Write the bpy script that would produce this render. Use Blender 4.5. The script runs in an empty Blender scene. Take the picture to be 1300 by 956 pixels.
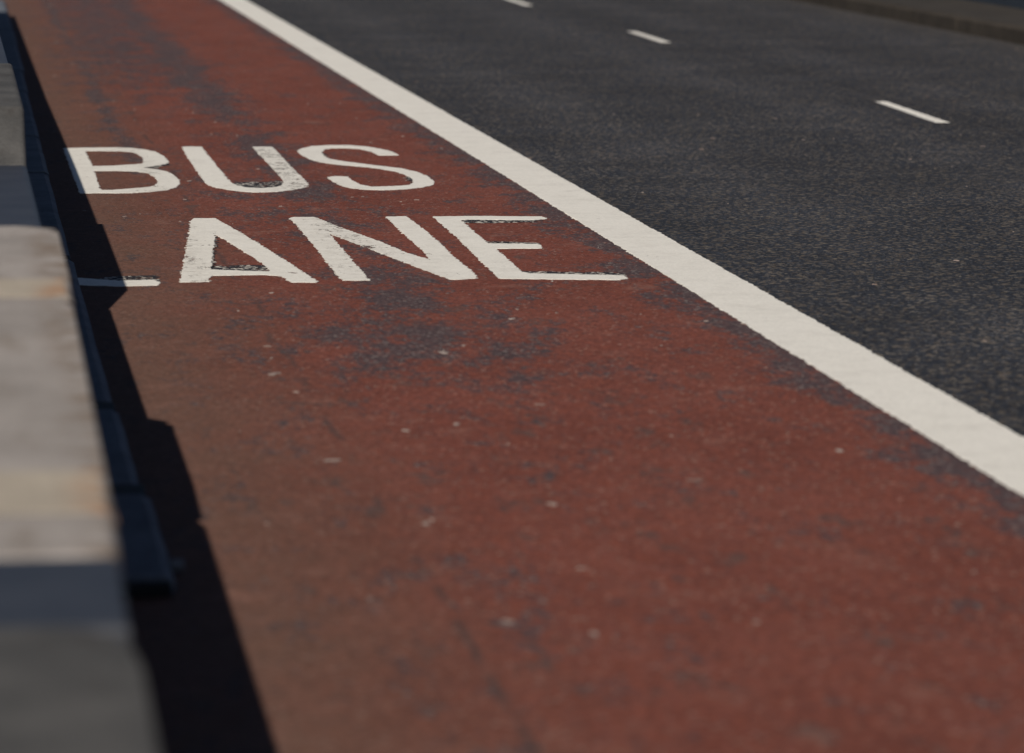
import bpy, bmesh, math, random
from mathutils import Vector, Matrix
from mathutils.geometry import delaunay_2d_cdt
random.seed(7)
R = math.radians
C = bpy.context.scene.collection
scene = bpy.context.scene

# ---------------------------------------------------------------- camera
PITCH, YAW, CAM_H = 7.0994, 7.2490, 1.67
cam_data = bpy.data.cameras.new('camera')
cam_data.sensor_width = 36.0
cam_data.sensor_fit = 'HORIZONTAL'
cam_data.lens = 36.0 * 5500.0 / 1300.0
cam_data.clip_start = 0.05
cam_data.clip_end = 3000.0
cam_data.dof.use_dof = True
cam_data.dof.focus_distance = 18.2
cam_data.dof.aperture_fstop = 3.5
cam = bpy.data.objects.new('camera', cam_data)
cam.location = (0, 0, CAM_H)
cam.rotation_euler = (R(90 - PITCH), 0, R(-YAW))
C.objects.link(cam)
scene.camera = cam

# ---------------------------------------------------------------- light
SUN_DIR = Vector((0.53, 1.36, -1.0)).normalized()      # the way the light travels
SUN_EL = math.asin(-SUN_DIR.z)
world = bpy.data.worlds.new('World')
scene.world = world
world.use_nodes = True
wn = world.node_tree
for n in list(wn.nodes):
    wn.nodes.remove(n)
w_out = wn.nodes.new('ShaderNodeOutputWorld')
w_bg = wn.nodes.new('ShaderNodeBackground')
w_sky = wn.nodes.new('ShaderNodeTexSky')
w_sky.sky_type = 'NISHITA'
w_sky.sun_disc = False
w_sky.sun_elevation = SUN_EL
w_sky.sun_rotation = math.atan2(-SUN_DIR.x, -SUN_DIR.y)
w_sky.air_density = 0.5
w_sky.dust_density = 0.3
w_sky.ozone_density = 1.0
w_bg.inputs['Strength'].default_value = 0.05
wn.links.new(w_sky.outputs['Color'], w_bg.inputs['Color'])
wn.links.new(w_bg.outputs['Background'], w_out.inputs['Surface'])

sun_data = bpy.data.lights.new('sun', 'SUN')
sun_data.energy = 4.9
sun_data.angle = R(0.55)
sun_data.color = (1.0, 0.93, 0.83)
sun = bpy.data.objects.new('sun', sun_data)
sun.rotation_euler = SUN_DIR.to_track_quat('-Z', 'Y').to_euler()
sun.location = (-20, -20, 30)
C.objects.link(sun)

scene.view_settings.view_transform = 'Standard'
scene.view_settings.look = 'None'
scene.view_settings.exposure = -0.10
scene.view_settings.gamma = 1.0
scene.view_settings.use_curve_mapping = False

# ---------------------------------------------------------------- node helper
class Nodes:
    def __init__(self, name):
        self.m = bpy.data.materials.new(name)
        self.m.use_nodes = True
        self.t = self.m.node_tree
        self.bsdf = self.t.nodes['Principled BSDF']
        self.out = self.t.nodes['Material Output']
        g = self.t.nodes.new('ShaderNodeNewGeometry')
        self.pos = g.outputs['Position']
        s = self.t.nodes.new('ShaderNodeSeparateXYZ')
        self.t.links.new(self.pos, s.inputs[0])
        self.x, self.y, self.z = s.outputs
    def put(self, sock, v):
        if isinstance(v, bpy.types.NodeSocket):
            self.t.links.new(v, sock)
        elif isinstance(v, tuple) and len(v) == 3 and sock.type == 'RGBA':
            sock.default_value = (*v, 1.0)
        else:
            sock.default_value = v
    def math(self, op, a, b=0.0, c=0.0, clamp=False):
        n = self.t.nodes.new('ShaderNodeMath'); n.operation = op; n.use_clamp = clamp
        self.put(n.inputs[0], a); self.put(n.inputs[1], b); self.put(n.inputs[2], c)
        return n.outputs[0]
    def add(self, a, b): return self.math('ADD', a, b)
    def sub(self, a, b): return self.math('SUBTRACT', a, b)
    def mul(self, a, b): return self.math('MULTIPLY', a, b)
    def step(self, v, lo, hi, a=0.0, b=1.0):
        n = self.t.nodes.new('ShaderNodeMapRange'); n.interpolation_type = 'SMOOTHSTEP'
        self.put(n.inputs[0], v); self.put(n.inputs[1], lo); self.put(n.inputs[2], hi)
        self.put(n.inputs[3], a); self.put(n.inputs[4], b)
        return n.outputs[0]
    def gauss(self, v, c, w):
        d = self.math('DIVIDE', self.sub(v, c), w)
        return self.math('EXPONENT', self.mul(self.mul(d, d), -1.0))
    def scaled(self, sx, sy, sz=1.0):
        n = self.t.nodes.new('ShaderNodeVectorMath'); n.operation = 'MULTIPLY'
        self.t.links.new(self.pos, n.inputs[0]); n.inputs[1].default_value = (sx, sy, sz)
        return n.outputs[0]
    def noise(self, scale, detail=4.0, rough=0.55, vec=None, dist=0.0):
        n = self.t.nodes.new('ShaderNodeTexNoise')
        self.t.links.new(vec if vec is not None else self.pos, n.inputs['Vector'])
        n.inputs['Scale'].default_value = scale; n.inputs['Detail'].default_value = detail
        n.inputs['Roughness'].default_value = rough; n.inputs['Distortion'].default_value = dist
        return n.outputs[0]
    def cells(self, scale, vec=None):
        n = self.t.nodes.new('ShaderNodeTexVoronoi')
        self.t.links.new(vec if vec is not None else self.pos, n.inputs['Vector'])
        n.inputs['Scale'].default_value = scale
        s = self.t.nodes.new('ShaderNodeSeparateColor')
        self.t.links.new(n.outputs['Color'], s.inputs[0])
        return n.outputs['Distance'], s.outputs[0], s.outputs[1]
    def mix(self, f, a, b, mode='MIX'):
        n = self.t.nodes.new('ShaderNodeMix'); n.data_type = 'RGBA'; n.blend_type = mode
        self.put(n.inputs[0], f); self.put(n.inputs[6], a); self.put(n.inputs[7], b)
        return n.outputs[2]
    def scale_col(self, col, f):
        n = self.t.nodes.new('ShaderNodeVectorMath'); n.operation = 'SCALE'
        self.put(n.inputs[0], col); self.put(n.inputs[3], f)
        return n.outputs[0]
    def bump(self, h, dist, strength=1.0):
        n = self.t.nodes.new('ShaderNodeBump')
        n.inputs['Distance'].default_value = dist; n.inputs['Strength'].default_value = strength
        self.t.links.new(h, n.inputs['Height'])
        self.t.links.new(n.outputs[0], self.bsdf.inputs['Normal'])
    def done(self, col=None, rough=0.8, spec=0.3, metal=0.0, alpha=None):
        if col is not None: self.put(self.bsdf.inputs['Base Color'], col)
        self.put(self.bsdf.inputs['Roughness'], rough)
        self.bsdf.inputs['Specular IOR Level'].default_value = spec
        self.bsdf.inputs['Metallic'].default_value = metal
        if alpha is not None: self.put(self.bsdf.inputs['Alpha'], alpha)
        return self.m

def wheel_bias(k):
    """Where tyres scrub the lane: two tracks running along the road."""
    xw = k.add(k.x, k.mul(k.sub(k.noise(0.55, 2.0), 0.5), 0.22))
    main = k.gauss(xw, 1.60, 0.21)
    near = k.gauss(xw, 0.90, 0.075)
    return main, near, xw

def mat_red():
    k = Nodes('red_surfacing')
    main, near, xw = wheel_bias(k)
    runs = k.noise(1.0, 3.0, 0.5, vec=k.scaled(1.1, 0.55))
    along = k.math('MAXIMUM', k.mul(k.step(k.y, 12.3, 13.8), k.step(runs, 0.36, 0.56, 0.35, 1.0)), k.step(k.y, 23.6, 27.0, 0.0, 1.1))
    fill = k.mul(k.gauss(k.x, 1.50, 0.50), k.math('MAXIMUM', k.mul(k.gauss(k.y, 14.4, 1.7), 0.80), k.mul(k.gauss(k.y, 19.6, 2.6), 0.55)))
    low = k.mul(k.gauss(k.x, 1.22, 0.13), k.gauss(k.y, 9.05, 0.5))
    far_mid = k.mul(k.gauss(k.x, 1.25, 0.52), k.step(k.y, 23.0, 34.0, 0.0, 0.92))  # far tyre wear, made heavier to carry the lens darkening in colour
    left = k.mul(near, k.step(k.y, 19.5, 25.0, 0.12, 0.9))
    edge_x = k.add(k.x, k.mul(k.sub(k.noise(3.2, 5.0, 0.6), 0.5), 0.34))
    edge = k.step(edge_x, 2.36, 2.66)
    bias = k.math('MAXIMUM', k.math('MAXIMUM', k.mul(main, along), k.math('MAXIMUM', left, far_mid)), k.math('MAXIMUM', fill, k.mul(low, 0.62)))
    bias = k.math('MAXIMUM', bias, k.mul(edge, 0.98))
    lng = k.scaled(1.0, 0.38)
    f1 = k.add(k.mul(k.noise(5.0, 4.0, 0.6, vec=lng), 0.44), k.mul(k.noise(26.0, 8.0, 0.80, vec=lng), 0.56))
    f2 = k.noise(60.0, 3.0, 0.6)
    field = k.add(k.add(f1, k.mul(k.sub(f2, 0.5), 0.22)), k.mul(bias, 0.135))
    wear = k.step(field, 0.545, 0.625)
    d, c1, c2 = k.cells(95.0)
    d2, c3, c4 = k.cells(210.0)
    tone = k.noise(0.9, 4.0, 0.5)
    red = k.mix(k.step(k.noise(1.9, 6.0, 0.62, vec=lng), 0.3, 0.7), (0.138, 0.048, 0.037), (0.186, 0.068, 0.053))
    red = k.mix(k.step(k.noise(24.0, 6.0, 0.7, vec=lng), 0.35, 0.72), red, (0.180, 0.057, 0.039))
    red = k.scale_col(red, k.step(c1, 0.0, 1.0, 0.72, 1.2))
    red = k.scale_col(red, k.step(c3, 0.0, 1.0, 0.86, 1.12))
    red = k.mix(k.step(c2, 0.972, 0.985), red, (0.27, 0.17, 0.14))
    # road dust lying along the gutter
    dx = k.add(k.x, k.mul(k.sub(k.noise(1.4, 5.0, 0.6), 0.5), 0.5))
    dust = k.mul(k.step(dx, 0.40, 1.35, 1.0, 0.0), 0.68)
    red = k.mix(dust, red, k.scale_col(k.mix(tone, (0.105, 0.074, 0.056), (0.138, 0.096, 0.074)), k.step(c1, 0.0, 1.0, 0.8, 1.18)))
    # oil drips and scuffs scattered over the whole lane
    blot = k.step(k.add(k.mul(k.noise(6.5, 3.0, 0.55, vec=lng), 0.60), k.mul(k.noise(32.0, 5.0, 0.74, vec=lng), 0.40)), 0.555, 0.63)
    red = k.mix(k.mul(blot, 0.62), red, k.mix(c1, (0.058, 0.046, 0.046), (0.105, 0.078, 0.070)))
    pale = k.step(k.add(k.mul(k.noise(4.2, 3.0, 0.5, vec=k.scaled(1.0, 0.8)), 0.6), k.mul(k.noise(31.0, 5.0, 0.7, vec=k.scaled(1.1, 1.0)), 0.4)), 0.56, 0.66)
    red = k.mix(k.mul(pale, 0.35), red, (0.27, 0.145, 0.115))
    # long thin cracks filled with bitumen
    crack = k.gauss(k.add(k.x, k.mul(k.sub(k.noise(0.8, 5.0, 0.6), 0.5), 0.16)), 1.03, 0.012)
    crack = k.mul(crack, k.step(k.noise(2.2, 3.0), 0.46, 0.58, 0.0, 0.55))
    tar = k.mix(c1, (0.040, 0.035, 0.041), (0.090, 0.071, 0.075))
    tar = k.mix(k.step(c2, 0.93, 0.95), tar, (0.20, 0.18, 0.17))
    col = k.mix(k.mul(wear, 0.88), red, tar)
    col = k.mix(crack, col, (0.05, 0.045, 0.045))
    k.bump(k.add(k.sub(1.0, d), k.mul(k.noise(30.0, 4.0), 0.5)), 0.0022, 0.55)
    return k.done(col, rough=0.9, spec=0.06)

def mat_asphalt():
    k = Nodes('asphalt')
    d, c1, c2 = k.cells(62.0)
    d2, c3, c4 = k.cells(140.0)
    tone = k.noise(0.6, 4.0, 0.55)
    base = k.mix(tone, (0.023, 0.0255, 0.033), (0.033, 0.036, 0.044))
    base = k.scale_col(base, k.step(c3, 0.0, 1.0, 0.55, 1.5))
    base = k.scale_col(base, k.step(k.noise(46.0, 4.0, 0.65), 0.34, 0.66, 0.46, 1.46))
    streak = k.step(k.noise(30.0, 6.0, 0.72), 0.35, 0.68, 0.96, 0.66)
    col = k.mix(k.step(c1, k.sub(streak, 0.03), streak), base, k.mix(c2, (0.086, 0.066, 0.049), (0.172, 0.149, 0.122)))
    col = k.mix(k.step(c4, 0.982, 0.988), col, (0.20, 0.19, 0.18))
    # tyre-polished bands and old stains
    wob = k.add(k.x, k.mul(k.sub(k.noise(0.3, 2.0), 0.5), 0.3))
    bands = k.add(k.add(k.gauss(wob, 3.65, 0.28), k.gauss(wob, 5.15, 0.28)), k.add(k.gauss(wob, 6.45, 0.25), k.gauss(wob, 7.75, 0.25)))
    col = k.scale_col(col, k.add(0.92, k.mul(bands, 0.16)))
    col = k.scale_col(col, k.step(k.noise(0.9, 6.0, 0.65), 0.3, 0.7, 0.82, 1.16))
    seam = k.mul(k.gauss(k.add(k.x, k.mul(k.sub(k.noise(1.2, 4.0), 0.5), 0.06)), 5.93, 0.014), 0.6)
    col = k.mix(seam, col, (0.016, 0.016, 0.018))
    # pale grit swept to the far gutter
    gx = k.add(k.x, k.mul(k.sub(k.noise(1.6, 5.0), 0.5), 0.5))
    g = k.mul(k.step(gx, 7.9, 8.6), 0.38)
    col = k.mix(g, col, (0.085, 0.075, 0.066))
    k.bump(k.sub(1.0, d), 0.003, 0.6)
    return k.done(col, rough=0.85, spec=0.15)

def mat_paint(name, worn, col_a=(0.76, 0.73, 0.665), col_b=(0.83, 0.80, 0.735)):
    k = Nodes(name)
    d, c1, c2 = k.cells(110.0)
    col = k.mix(k.noise(2.5, 5.0, 0.6), col_a, col_b)
    dirt = k.step(k.noise(5.5, 8.0, 0.75), 0.45, 0.78, 0.0, 0.42)
    col = k.mix(dirt, col, (0.46, 0.43, 0.38))
    col = k.scale_col(col, k.step(c1, 0.0, 1.0, 0.93, 1.04))
    f = k.add(k.mul(k.noise(6.0, 8.0, 0.72), 0.6), k.mul(k.noise(48.0, 5.0, 0.72), 0.4))
    if worn:
        main, near, xw = wheel_bias(k)
        b = k.math('MAXIMUM', k.gauss(k.x, 1.60, 0.14), k.mul(k.gauss(k.x, 0.90, 0.10), 0.85))
        f = k.add(f, k.mul(b, 0.09))
        grime = k.mul(k.math('MAXIMUM', main, near), k.step(k.noise(16.0, 7.0, 0.78), 0.42, 0.68, 0.0, 0.5))
        col = k.mix(grime, col, (0.42, 0.37, 0.32))
        a = k.step(f, 0.635, 0.66, 1.0, 0.0)
    else:
        a = k.step(f, 0.65, 0.675, 1.0, 0.0)
    k.bump(k.add(k.sub(1.0, d), f), 0.0015, 0.4)
    return k.done(col, rough=0.62, spec=0.35, alpha=a)

def mat_residue():
    k = Nodes('old_black_marking')
    d, c1, c2 = k.cells(70.0)
    col = k.mix(c1, (0.014, 0.014, 0.017), (0.040, 0.036, 0.040))
    col = k.mix(k.step(k.add(c2, k.mul(k.noise(14.0, 5.0, 0.7), 0.4)), 0.97, 1.03), col, (0.60, 0.56, 0.50))
    a = k.step(k.add(k.noise(26.0, 6.0, 0.7), k.mul(k.sub(k.noise(5.0, 2.0), 0.5), 0.4)), 0.33, 0.46)
    return k.done(col, rough=0.8, spec=0.2, alpha=a)

def mat_concrete(name, a, b, stain, bump=0.002, rust=None):
    k = Nodes(name)
    col = k.mix(k.step(k.noise(3.0, 6.0, 0.6), 0.3, 0.7), a, b)
    s = k.step(k.noise(4.0, 6.0, 0.65, vec=k.scaled(2.2, 0.55, 2.0)), 0.52, 0.72, 0.0, 0.6)
    col = k.mix(s, col, stain)
    if rust:
        e = k.mul(k.step(k.x, 0.13, 0.23), k.step(k.noise(9.0, 4.0), 0.40, 0.62))
        col = k.mix(e, col, rust)
    d, c1, c2 = k.cells(160.0)
    col = k.scale_col(col, k.step(c1, 0.0, 1.0, 0.86, 1.12))
    k.bump(k.add(k.noise(40.0, 5.0, 0.6), k.mul(d, 0.3)), bump, 0.6)
    return k.done(col, rough=0.85, spec=0.25)

def mat_steel(name, a, b, rough=0.55):
    k = Nodes(name)
    col = k.mix(k.step(k.noise(6.0, 6.0, 0.6), 0.3, 0.75), a, b)
    k.bump(k.noise(80.0, 3.0), 0.0006, 0.5)
    return k.done(col, rough=rough, spec=0.4)

M = {
    'red': mat_red(), 'asphalt': mat_asphalt(),
    'line': mat_paint('white_line_paint', False), 'letter': mat_paint('worn_white_paint', True),
    'residue': mat_residue(),
    'block': mat_concrete('pale_concrete', (0.26, 0.235, 0.217), (0.345, 0.312, 0.29), (0.20, 0.165, 0.135), rust=(0.20, 0.155, 0.12)),
    'dark_grey': mat_concrete('dark_grey_concrete', (0.055, 0.054, 0.053), (0.100, 0.096, 0.092), (0.045, 0.040, 0.036)),  # darker grey copy of the block concrete
    'band': mat_concrete('tan_strap', (0.34, 0.295, 0.24), (0.42, 0.365, 0.295), (0.36, 0.25, 0.16), rust=(0.36, 0.20, 0.11)),
    'link': mat_steel('shade_blue', (0.025, 0.029, 0.039), (0.037, 0.041, 0.052)),  # dark blue stands in for shade on the barrier's low sections
    'base': mat_concrete('dark_blue_grey_base', (0.10, 0.112, 0.135), (0.155, 0.17, 0.195), (0.07, 0.08, 0.095)),
    'gap_shade': mat_steel('gap_shade_black', (0.008, 0.008, 0.009), (0.014, 0.014, 0.015), 0.8),  # black fill added at plate gaps, standing in for their shade
    'kerb': mat_concrete('brown_kerb_stone', (0.034, 0.027, 0.020), (0.056, 0.045, 0.034), (0.026, 0.021, 0.015)),
    'paving': mat_concrete('brown_paving', (0.036, 0.031, 0.027), (0.050, 0.044, 0.038), (0.028, 0.024, 0.021)),
    'parapet': mat_steel('dark_blue_paint', (0.012, 0.016, 0.025), (0.018, 0.024, 0.036), 0.45),
    'earth': mat_concrete('ground_dirt', (0.09, 0.08, 0.065), (0.13, 0.115, 0.09), (0.07, 0.06, 0.05)),
    'gum': mat_concrete('pale_spot', (0.16, 0.105, 0.09), (0.34, 0.29, 0.26), (0.17, 0.115, 0.10), 0.0005),
    'bolt': mat_steel('galvanised_steel', (0.12, 0.13, 0.14), (0.18, 0.19, 0.20), 0.4),
}

# ---------------------------------------------------------------- mesh helpers
def link(name, bm, mat, parent=None, smooth=False):
    me = bpy.data.meshes.new(name)
    bmesh.ops.recalc_face_normals(bm, faces=bm.faces)
    bm.to_mesh(me); bm.free()
    me.materials.append(mat)
    if smooth:
        for p in me.polygons: p.use_smooth = True
    o = bpy.data.objects.new(name, me)
    C.objects.link(o)
    if parent is not None: o.parent = parent
    return o

def tag(o, label=None, cat=None, group=None, kind=None):
    if label: o['label'] = label
    if cat: o['category'] = cat
    if group: o['group'] = group
    if kind: o['kind'] = kind
    return o

def sheet(name, x0, x1, y0, y1, z, mat, depth=None):
    bm = bmesh.new()
    v = [bm.verts.new(p) for p in ((x0, y0, z), (x1, y0, z), (x1, y1, z), (x0, y1, z))]
    bm.faces.new(v)
    return link(name, bm, mat)

def add_prism(bm, plan, z0, z1, bevel=0.0, seg=2):
    """A solid over a plan outline."""
    lo = [bm.verts.new((x, y, z0)) for x, y in plan]
    hi = [bm.verts.new((x, y, z1)) for x, y in plan]
    n = len(plan)
    f = [bm.faces.new(lo[::-1]), bm.faces.new(hi)]
    for i in range(n):
        f.append(bm.faces.new((lo[i], lo[(i + 1) % n], hi[(i + 1) % n], hi[i])))
    if bevel:
        ed = [e for e in f[1].edges]
        for i in range(n):
            e = bm.edges.get((lo[i], hi[i]))
            a = e.calc_face_angle(0)
            if a > 0.6: ed.append(e)
        bmesh.ops.bevel(bm, geom=ed, offset=bevel, segments=seg, affect='EDGES', profile=0.5)

def box(bm, x0, x1, y0, y1, z0, z1, bevel=0.0, seg=2):
    b2 = bmesh.new()
    add_prism(b2, [(x0, y0), (x1, y0), (x1, y1), (x0, y1)], z0, z1, bevel, seg)
    me = bpy.data.meshes.new('tmp'); b2.to_mesh(me); b2.free()
    bm.from_mesh(me); bpy.data.meshes.remove(me)

def rough_outline(pts, step=0.014, amp=0.004, round_it=True):
    """Resample a painted outline so its edge follows the coarse stones beneath."""
    out = []
    n = len(pts)
    for i in range(n):
        a = Vector(pts[i]); b = Vector(pts[(i + 1) % n])
        d = b - a
        L = d.length
        if L < 1e-6: continue
        nrm = Vector((-d.y, d.x)) / L
        # letters are stretched along the road: step finer across it
        m = max(1, int(L / step))
        for j in range(m):
            p = a + d * (j / m) + nrm * random.gauss(0, amp) * (0.3 if j == 0 else 1)
            out.append((p.x, p.y))
    return out

def inside(p, lp):
    c = False
    n = len(lp)
    for i in range(n):
        (x0, y0), (x1, y1) = lp[i], lp[(i + 1) % n]
        if (y0 > p[1]) != (y1 > p[1]) and p[0] < x0 + (p[1] - y0) * (x1 - x0) / (y1 - y0):
            c = not c
    return c

def painted(name, loops, z, thick, mat, parent=None, step=0.014, amp=0.004):
    """A thin layer of paint with holes: outer loop first, then the holes."""
    loops = [rough_outline(lp, step, amp) for lp in loops]
    pts, edges = [], []
    for lp in loops:
        s = len(pts); n = len(lp)
        pts += [Vector(p) for p in lp]
        edges += [(s + i, s + (i + 1) % n) for i in range(n)]
    vs, es, fs, *_ = delaunay_2d_cdt(pts, edges, [], 0, 1e-6)
    bm = bmesh.new()
    top = [bm.verts.new((v.x, v.y, z + thick)) for v in vs]
    keep = []
    for f in fs:
        c = (vs[f[0]] + vs[f[1]] + vs[f[2]]) / 3
        if sum(inside(c, lp) for lp in loops) % 2:
            keep.append(bm.faces.new([top[i] for i in f]))
    rim = [e for e in bm.edges if len(e.link_faces) == 1]
    low = {}
    for e in rim:
        for v in e.verts:
            if v not in low: low[v] = bm.verts.new((v.co.x, v.co.y, z))
    for e in rim:
        a, c = e.verts
        bm.faces.new((a, c, low[c], low[a]))
    for v in [v for v in bm.verts if not v.link_faces]: bm.verts.remove(v)
    return link(name, bm, mat, parent)


# outlines of the painted letters on the road, in metres (across, along)
LETTERS = {
'B': [[(0.544,23.429),(0.633,23.449),(0.722,23.454),(0.833,23.455),(0.913,23.398),(0.98,23.264),(1.027,23.081),(1.054,22.738),(1.061,22.371),(1.041,22.23),(0.972,22.098),(0.91,22.001),(0.972,21.875),(1.021,21.712),(1.044,21.44),(1.052,21.145),(1.043,20.923),(1.019,20.738),(0.961,20.561),(0.89,20.479),(0.795,20.419),(0.703,20.419),(0.641,20.439),(0.549,20.427)],[(0.654,23.205),(0.73,23.211),(0.834,23.182),(0.906,23.073),(0.93,22.866),(0.94,22.605),(0.924,22.281),(0.872,22.216),(0.764,22.138),(0.661,22.123)],[(0.658,21.805),(0.773,21.804),(0.863,21.752),(0.92,21.623),(0.942,21.387),(0.946,21.095),(0.927,20.875),(0.882,20.756),(0.79,20.675),(0.71,20.606),(0.651,20.613)]],
'U': [[(1.182,23.451),(1.235,23.478),(1.289,23.437),(1.288,23.009),(1.289,22.19),(1.291,21.391),(1.295,20.979),(1.31,20.81),(1.354,20.672),(1.414,20.632),(1.478,20.656),(1.521,20.75),(1.548,20.947),(1.559,21.253),(1.56,21.713),(1.562,22.538),(1.561,23.403),(1.618,23.412),(1.669,23.389),(1.664,22.603),(1.66,21.883),(1.663,21.274),(1.659,20.832),(1.628,20.637),(1.56,20.503),(1.481,20.41),(1.386,20.377),(1.317,20.431),(1.243,20.569),(1.195,20.725),(1.173,20.894),(1.171,21.13),(1.171,21.908),(1.174,22.705)]],
'S': [[(2.277,22.935),(2.237,23.157),(2.175,23.358),(2.091,23.467),(1.986,23.48),(1.887,23.422),(1.817,23.254),(1.779,23.085),(1.777,22.787),(1.793,22.494),(1.833,22.245),(1.908,22.076),(2.002,21.946),(2.092,21.779),(2.154,21.579),(2.183,21.35),(2.192,21.165),(2.18,20.913),(2.142,20.741),(2.086,20.678),(2.017,20.652),(1.949,20.64),(1.906,20.771),(1.889,21.022),(1.89,21.277),(1.83,21.314),(1.785,21.253),(1.789,21.035),(1.801,20.784),(1.833,20.585),(1.901,20.48),(1.985,20.435),(2.099,20.482),(2.192,20.581),(2.255,20.726),(2.281,20.936),(2.282,21.263),(2.257,21.566),(2.208,21.764),(2.13,21.93),(2.041,22.115),(1.952,22.311),(1.901,22.48),(1.888,22.689),(1.898,22.941),(1.93,23.152),(1.979,23.26),(2.059,23.249),(2.127,23.171),(2.168,22.949),(2.18,22.693),(2.284,22.697)]],
'L': [[(0.25,19.0),(0.385,19.0),(0.385,16.52),(0.581,16.341),(0.714,16.363),(0.728,16.292),(0.733,16.226),(0.718,16.159),(0.635,16.151),(0.57,16.14),(0.25,16.28)]],
'A': [[(0.81,16.262),(0.876,17.233),(0.927,17.965),(0.988,18.881),(1.011,19.013),(1.101,19.007),(1.132,18.683),(1.186,18.071),(1.242,17.366),(1.288,16.761),(1.328,16.219),(1.317,16.193),(1.224,16.205),(1.214,16.347),(1.191,16.465),(1.129,16.506),(0.947,16.496),(0.928,16.406),(0.919,16.271)],[(1.054,18.2),(1.01,17.578),(0.951,16.732),(1.083,16.658),(1.175,16.632),(1.171,16.848),(1.143,17.276),(1.111,17.618),(1.087,17.945)]],
'N': [[(1.422,18.942),(1.449,19.022),(1.538,19.01),(1.568,18.8),(1.625,18.392),(1.716,17.81),(1.774,17.315),(1.836,17.005),(1.849,17.396),(1.847,18.093),(1.853,18.987),(1.947,19.0),(1.955,18.389),(1.954,17.743),(1.945,17.244),(1.948,16.353),(1.928,16.262),(1.849,16.229),(1.826,16.244),(1.752,16.73),(1.668,17.314),(1.603,17.766),(1.535,18.209),(1.533,17.507),(1.527,16.857),(1.525,16.239),(1.422,16.252),(1.421,16.674),(1.426,17.345),(1.43,18.146),(1.432,18.615)]],
'E': [[(2.061,18.972),(2.254,18.973),(2.541,18.911),(2.547,18.798),(2.48,18.738),(2.164,18.812),(2.155,18.329),(2.149,17.678),(2.347,17.622),(2.356,17.561),(2.341,17.436),(2.151,17.438),(2.147,17.041),(2.136,16.482),(2.155,16.427),(2.505,16.304),(2.504,16.188),(2.467,16.141),(2.247,16.188),(2.021,16.249),(2.021,16.411),(2.028,16.847),(2.051,17.866),(2.057,18.589)]],
}
RESIDUE = {
'E': [[(2.162,18.829),(2.455,18.775),(2.524,18.732),(2.469,18.654),(2.287,18.627),(2.168,18.659)],[(2.151,17.777),(2.25,17.749),(2.356,17.689),(2.355,17.606),(2.145,17.64)],[(2.134,16.522),(2.287,16.476),(2.479,16.439),(2.523,16.38),(2.514,16.277),(2.158,16.4)]],
'A': [[(0.97,16.884),(1.042,16.904),(1.117,16.894),(1.177,16.857),(1.181,16.617),(0.95,16.703)],[(1.058,18.216),(1.056,18.059),(1.011,17.473),(0.974,16.874),(0.948,16.708),(1.008,17.578)]],
'U': [[(1.296,20.958),(1.355,21.005),(1.493,21.014),(1.551,21.082),(1.546,20.913),(1.515,20.704),(1.412,20.606),(1.352,20.646),(1.305,20.81)]],
'L': [[(0.49,16.418),(0.532,16.491),(0.587,16.524),(0.69,16.542),(0.734,16.505),(0.737,16.329),(0.733,16.272),(0.713,16.351),(0.58,16.33),(0.487,16.322)]],
'S': [[(1.891,22.942),(1.913,23.025),(1.899,22.729),(1.909,22.479),(1.878,22.426),(1.874,22.649)],[(2.184,21.387),(2.198,21.223),(2.183,20.913),(2.141,20.727),(2.163,20.915)]],
'B': [[(0.908,22.008),(0.973,22.126),(1.054,22.286),(1.053,22.186),(0.989,22.012),(0.954,21.946)]],
}
SPOTS = [(2.368, 11.531), (1.307, 8.893), (1.132, 10.466), (1.11, 10.407), (1.257, 16.562), (1.124, 15.848), (1.545, 13.915), (1.632, 14.104), (1.685, 12.586), (1.389, 12.188), (1.233, 12.074), (0.994, 12.969), (0.956, 13.423), (0.98, 13.836), (0.991, 14.163), (1.892, 14.877), (5.51, 23.019), (2.667, 14.605), (2.552, 14.718), (2.295, 11.89), (2.836, 12.698), (3.913, 16.761), (3.396, 15.902), (1.894, 22.317), (1.851, 20.081), (2.087, 19.873), (2.269, 23.13), (1.098, 21.116), (0.784, 19.274), (0.713, 19.161), (0.61, 21.426), (0.659, 30.563), (0.908, 43.508), (0.973, 11.511), (1.148, 9.053), (1.399, 9.71), (1.669, 8.987), (0.878, 9.379), (1.458, 10.68), (1.88, 11.033), (2.927, 20.883), (8.301, 33.605), (4.159, 23.817), (4.826, 25.452), (2.949, 22.463)]
# ---------------------------------------------------------------- the setting
tag(sheet('ground', -900, 900, -300, 1800, -0.06, M['earth']), kind='structure')
tag(sheet('road', -0.80, 8.53, -30, 420, 0.0, M['asphalt']), kind='structure')
tag(sheet('bus_lane', -0.795, 2.79, -30, 420, 0.004, M['red']), kind='structure')

def kerb_row(name, x0, x1, y0, y1, z1, front):
    bm = bmesh.new()
    y = y0
    while y < y1:
        L = 0.915 + random.uniform(-0.02, 0.02)
        j = random.uniform(-0.003, 0.003)
        box(bm, x0 + j, x1 + j, y, y + L - 0.008, -0.05, z1 + random.uniform(-0.003, 0.003), 0.012, 2)
        y += L
    return tag(link(name, bm, M['kerb']), kind='structure')

kerb_row('kerb', 8.53, 8.70, 2, 110, 0.120, -1)
kerb_row('kerb', -1.00, -0.805, 2, 60, 0.120, 1)
bm = bmesh.new(); box(bm, 8.706, 10.1, -30, 420, -0.05, 0.116)
tag(link('pavement', bm, M['paving']), kind='structure')
bm = bmesh.new(); box(bm, -4.2, -1.006, -30, 420, -0.05, 0.116)
tag(link('pavement', bm, M['paving']), kind='structure')

# dark blue barrier closing the far pavement
def empty(name, loc):
    o = bpy.data.objects.new(name, None); o.location = loc
    C.objects.link(o)
    return o

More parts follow.
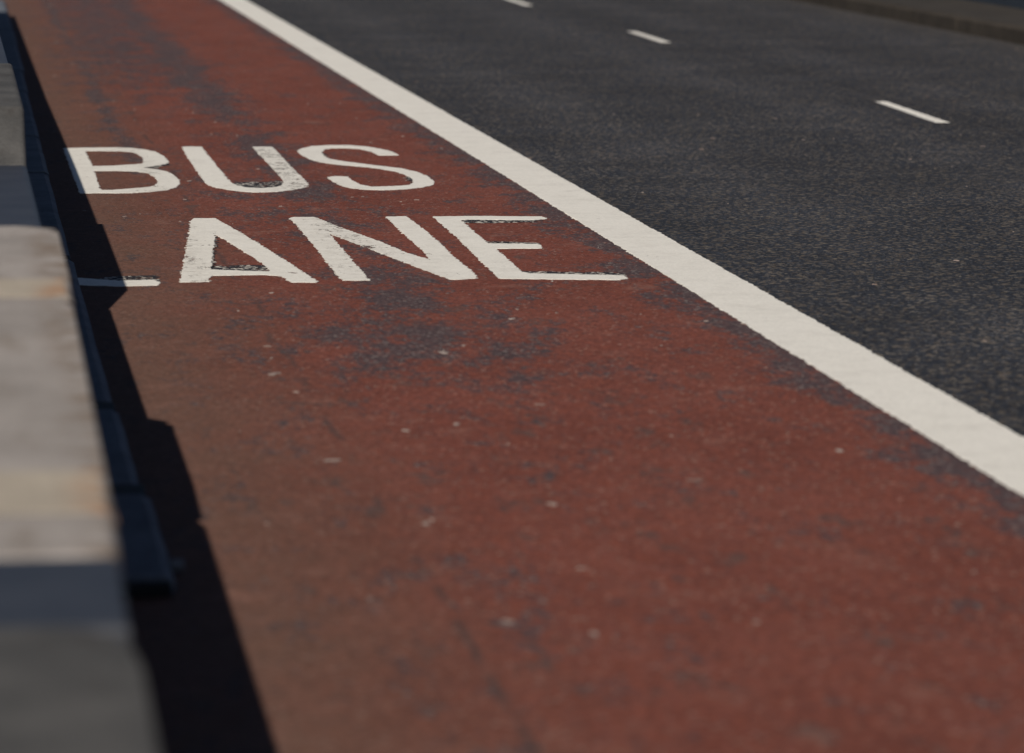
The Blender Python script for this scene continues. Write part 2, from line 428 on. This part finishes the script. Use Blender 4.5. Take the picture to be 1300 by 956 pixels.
pr = empty('parapet', (9.62, 40, 0.116))
tag(pr, 'dark blue steel parapet standing along the back of the far brown pavement', 'parapet')
inv = Matrix.Translation((-9.62, -40, -0.116))
def part(name, bm, mat, root=pr, m=inv):
    bm.transform(m)
    return link(name, bm, mat, root)
bm = bmesh.new(); box(bm, 9.585, 9.78, 20, 110, 0.117, 0.30, 0.015); part('plinth', bm, M['parapet'])
bm = bmesh.new(); box(bm, 9.64, 9.70, 20, 110, 0.301, 1.04); part('panel', bm, M['parapet'])
bm = bmesh.new(); box(bm, 9.60, 9.76, 20, 110, 1.041, 1.12, 0.015); part('top_rail', bm, M['parapet'])
for i in range(30):
    y = 20.5 + i * 3
    bm = bmesh.new(); box(bm, 9.61, 9.637, y, y + 0.09, 0.302, 1.04); part('post', bm, M['parapet'])

# ---------------------------------------------------------------- painted markings
def strip_loop(x0, x1, y0, y1):
    return [(x0, y0), (x1, y0), (x1, y1), (x0, y1)]
bm = bmesh.new()
rows = []
y = 3.0
while y < 90:
    p, q = 2.668 + random.gauss(0, 0.003), 2.928 + random.gauss(0, 0.003)
    rows.append([bm.verts.new(c) for c in ((p - 0.001, y, 0.0043), (p, y, 0.0066), (q, y, 0.0066), (q + 0.001, y, 0.0003))])
    y += 0.02 if y < 50 else 0.2
for a, c in zip(rows, rows[1:]):
    for i in range(3):
        bm.faces.new((a[i], a[i + 1], c[i + 1], c[i]))
lane = link('edge_line', bm, M['line'])
tag(lane, 'long thick white line dividing the red bus lane from the dark asphalt', 'line marking')

DASHES = [
    ([(5.69, 24.98), (5.772, 24.96), (5.835, 26.98), (5.815, 27.05), (5.785, 27.00), (5.765, 27.04)], 'white lane dash nearest the camera on the dark asphalt'),
    ([(5.695, 35.10), (5.773, 35.09), (5.80, 37.10), (5.725, 37.12)], 'middle one of the three white lane dashes on the asphalt'),
    ([(5.60, 43.04), (5.68, 43.02), (5.70, 45.00), (5.625, 45.01)], 'farthest white lane dash cut off by the top of the photo'),
]
for loop, lab in DASHES:
    d = painted('lane_dash', [loop], 0.0006, 0.0016, M['line'], None, 0.03, 0.003)
    tag(d, lab, 'line marking', 'white dashes between the asphalt lanes')

LETTER_LABELS = {
    'B': 'white letter B beginning the word BUS, its left edge in shadow',
    'U': 'worn white letter U in the middle of the word BUS',
    'S': 'white letter S ending the word BUS',
    'L': 'white letter L of LANE, only its foot showing beside the barrier',
    'A': 'white letter A of LANE with speckled black residue above its crossbar',
    'N': 'white letter N of LANE with a scuffed left stroke',
    'E': 'white letter E ending LANE beside the thick white line',
}
for ch in 'BUSLANE':
    o = painted('road_letter', LETTERS[ch], 0.0048, 0.0018, M['letter'], None, 0.016, 0.0035)
    tag(o, LETTER_LABELS[ch], 'road lettering', 'painted letters of the words BUS LANE')
    for lp in RESIDUE.get(ch, []):
        painted('black_residue', [lp], 0.0045, 0.0008, M['residue'], o, 0.02, 0.008)

# pale trodden spots and grit on the road
bm = bmesh.new()
def blob(x, y, r, z):
    n = 9
    ph = random.random() * 6.28
    tw = random.random() * 6.28
    ring = []
    for i in range(n):
        a = ph + i * 2 * math.pi / n
        q = r * random.uniform(0.45, 1.25) * (1 + 0.5 * math.cos(2 * (a - ph) + tw))
        ring.append((x + q * math.cos(a), y + q * math.sin(a) * 1.15))
    lo = [bm.verts.new((px, py, z)) for px, py in ring]
    hi = [bm.verts.new((x + (px - x) * 0.8, y + (py - y) * 0.8, z + 0.0025)) for px, py in ring]
    bm.faces.new(hi)
    for i in range(n):
        bm.faces.new((lo[i], lo[(i + 1) % n], hi[(i + 1) % n], hi[i]))
for x, y in SPOTS:
    blob(x, y, random.choice((0.008, 0.011, 0.014, 0.02)) * random.uniform(0.8, 1.1), 0.0042 if x < 2.79 else 0.0003)
for i in range(90):
    y = random.uniform(8, 40); x = random.uniform(0.5, 2.6)
    blob(x, y, random.uniform(0.003, 0.008), 0.0042)
for i in range(110):
    y = random.uniform(11, 44); x = random.uniform(3.0, 8.4)
    blob(x, y, random.uniform(0.003, 0.008), 0.0003)
tag(link('grit', bm, M['gum']), 'small pale specks and trodden grit scattered over the road', 'grit', kind='stuff')

# ---------------------------------------------------------------- the barrier on the left
def arc_corner(cx, cy, r, a0, a1, n=6):
    return [(cx + r * math.cos(R(a0 + (a1 - a0) * i / n)), cy + r * math.sin(R(a0 + (a1 - a0) * i / n))) for i in range(n + 1)]

Z0 = 0.05
def band(root, name, x1, y0, y1, ztop, lab=None):
    """A strap lying over the top of a block and down its road face."""
    bm = bmesh.new()
    t = 0.003
    pro = [(-0.30, ztop + 0.001), (-0.30, ztop + t), (x1 - 0.012, ztop + t), (x1 + t, ztop - 0.012),
           (x1 + t, 0.20), (x1 + 0.001, 0.20), (x1 + 0.001, ztop - 0.016), (x1 - 0.016, ztop + 0.001)]
    a = [bm.verts.new((x, y0, z)) for x, z in pro]
    b = [bm.verts.new((x, y1, z)) for x, z in pro]
    n = len(pro)
    for i in range(n):
        bm.faces.new((a[i], a[(i + 1) % n], b[(i + 1) % n], b[i]))
    bm.faces.new(a[::-1]); bm.faces.new(b)
    return link(name, bm, M['band'], root)

def block(plan, ztop, bevel=0.022):
    bm = bmesh.new()
    add_prism(bm, plan, Z0, ztop, bevel, 3)
    return bm

# near block: rounded far corner, two straps
Y0, Y1 = 6.22, 11.62
plan = [(-0.30, Y0)] + arc_corner(0.222 - 0.05, Y0 + 0.05, 0.05, -90, 0, 4) + [(0.224, 7.0), (0.238, 9.56), (0.222, 9.66), (0.222, 9.70), (0.247, 9.745), (0.247, 10.2)] + arc_corner(0.248 - 0.07, Y1 - 0.20, 0.07, 0, 45, 3) + [(0.20, Y1 - 0.04), (0.15, Y1), (-0.30, Y1)]
blk = link('barrier_block', block(plan, 0.64), M['block'], None)
tag(blk, 'nearest whole pale concrete barrier block, with two tan straps over its top', 'barrier', 'concrete barrier blocks lining the bus lane')
band(blk, 'strap', 0.243, 9.76, 10.16, 0.64)
band(blk, 'strap', 0.224, 6.60, 7.04, 0.64)
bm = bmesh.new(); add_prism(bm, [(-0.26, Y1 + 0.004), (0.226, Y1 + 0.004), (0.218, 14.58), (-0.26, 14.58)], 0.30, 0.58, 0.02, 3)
link('shade_section', bm, M['link'], blk)  # low stretch between blocks, its shade put into the colour

# far block: taller, its near end sloping down to the low section
bm = bmesh.new()
prof = [(14.60, Z0), (14.60, 0.575), (15.02, 0.75), (17.80, 0.755), (17.80, Z0)]
def ext(y): return 0.216 if y < 15.7 else 0.212
for side in (0, 1): pass
ring_l = [bm.verts.new((-0.30, y, z)) for y, z in prof]
ring_r = [bm.verts.new((ext(y), y, z)) for y, z in prof]
n = len(prof)
bm.faces.new(ring_l); bm.faces.new(ring_r[::-1])
for i in range(n):
    bm.faces.new((ring_l[i], ring_l[(i + 1) % n], ring_r[(i + 1) % n], ring_r[i]))
bmesh.ops.recalc_face_normals(bm, faces=bm.faces)
ed = [e for e in bm.edges if e.calc_face_angle(0) > 0.3 and min(v.co.z for v in e.verts) > 0.2]
bmesh.ops.bevel(bm, geom=ed, offset=0.018, segments=3, affect='EDGES', profile=0.5)
blk = link('barrier_block', bm, M['dark_grey'], None)
tag(blk, 'far grey barrier block with a sloping near end, beyond the low section coloured as shade', 'barrier', 'concrete barrier blocks lining the bus lane')
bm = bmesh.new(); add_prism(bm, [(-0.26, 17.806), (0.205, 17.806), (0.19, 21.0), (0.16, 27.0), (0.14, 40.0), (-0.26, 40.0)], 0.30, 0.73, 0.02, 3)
link('shade_section', bm, M['link'], blk)

# the block closest to the camera, cut by the frame
Yc = 5.66
plan = [(-0.30, 1.2), (0.20, 1.2), (0.21, 4.8)] + [(0.214, Yc - 0.34), (0.209, Yc - 0.22), (0.198, Yc - 0.12), (0.178, Yc - 0.05), (0.15, Yc - 0.015), (0.11, Yc), (-0.30, Yc)]
blk = link('barrier_block', block(plan, 0.64), M['dark_grey'], None)
tag(blk, 'darker grey barrier block in the bottom left corner, cut off by the frame', 'barrier', 'concrete barrier blocks lining the bus lane')
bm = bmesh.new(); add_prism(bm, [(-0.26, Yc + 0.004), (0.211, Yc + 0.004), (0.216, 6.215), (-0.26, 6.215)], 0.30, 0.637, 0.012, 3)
link('shade_section', bm, M['link'], blk)

# dark base plates along the road side
BASES = [
    (35.55, 41.90, .425, 'dark base plate farthest along the barrier at the top edge'),
    (33.10, 35.53, .428, 'short dark base plate second from the far end of the barrier row'),
    (29.26, 33.07, .420, 'dark base plate third from the far end of the barrier row'),
    (26.88, 29.22, .407, 'short dark base plate fourth from the far end of the barrier row'),
    (22.81, 26.84, .400, 'dark base plate beside the road just before the letter B'),
    (20.31, 22.76, .397, 'short dark base plate beside the shaded left edge of letter B'),
    (16.22, 20.26, .393, 'dark base plate between the letter B and the foot of L'),
    (11.96, 16.18, .399, 'dark base plate running towards the camera from the foot of letter L'),
    (10.40, 11.91, .410, 'dark base plate second nearest to the camera'),
    (9.05, 10.355, .428, 'nearest dark base plate with its end face open to a gap'),
]
for y0, y1, xe, lab in BASES:
    gap = 0.15 if y0 < 12 else 0.06
    y0, y1, xe = y0 * 1.0484, y1 * 1.0484 - gap, xe * 1.0484
    bm = bmesh.new()
    top = 0.045
    pro = [(-0.34, 0.008), (xe + 0.006, 0.008), (xe + 0.006, top - 0.014), (xe - 0.016, top), (-0.34, top)]
    m = 8
    rows = []
    for i in range(m + 1):
        y = y0 + (y1 - y0) * i / m
        w = 0.0015 * math.sin(i * 1.7 + y0)
        rows.append([bm.verts.new((x + (w if x > 0 else 0), y, z)) for x, z in pro])
    for a, b in zip(rows, rows[1:]):
        for i in range(5):
            bm.faces.new((a[i], a[(i + 1) % 5], b[(i + 1) % 5], b[i]))
    bm.faces.new(rows[0]); bm.faces.new(rows[-1][::-1])
    bmesh.ops.recalc_face_normals(bm, faces=bm.faces)
    ed = [e for e in bm.edges if e.calc_face_angle(0) > 0.4 and max(v.co.z for v in e.verts) > 0.05]
    bmesh.ops.bevel(bm, geom=ed, offset=0.006, segments=2, affect='EDGES', profile=0.5)
    b = link('base_plate', bm, M['base'])
    bm = bmesh.new()
    if y0 < 10:
        box(bm, -0.33, xe - 0.004, y0 - 0.045, y0 - 0.002, 0.009, 0.036, 0.006)
        link('end_shade', bm, M['gap_shade'], b)  # shade of the open end face, put in as a black strip
        bm = bmesh.new()
    box(bm, -0.33, xe - 0.004, y1 + 0.004, y1 + gap + 0.035, 0.009, 0.0425, 0.004)
    link('joint_shade', bm, M['gap_shade'], b)
    tag(b, lab, 'barrier base', 'dark base plates under the barrier')
    if y0 < 9.6:
        bm = bmesh.new()
        bmesh.ops.create_cone(bm, cap_ends=True, segments=12, radius1=0.014, radius2=0.014, depth=0.03)
        bm.transform(Matrix.Translation((xe + 0.022, 9.72, 0.03)) @ Matrix.Rotation(R(90), 4, 'Y'))
        link('bolt', bm, M['bolt'], b)
bpy.context.view_layer.update()
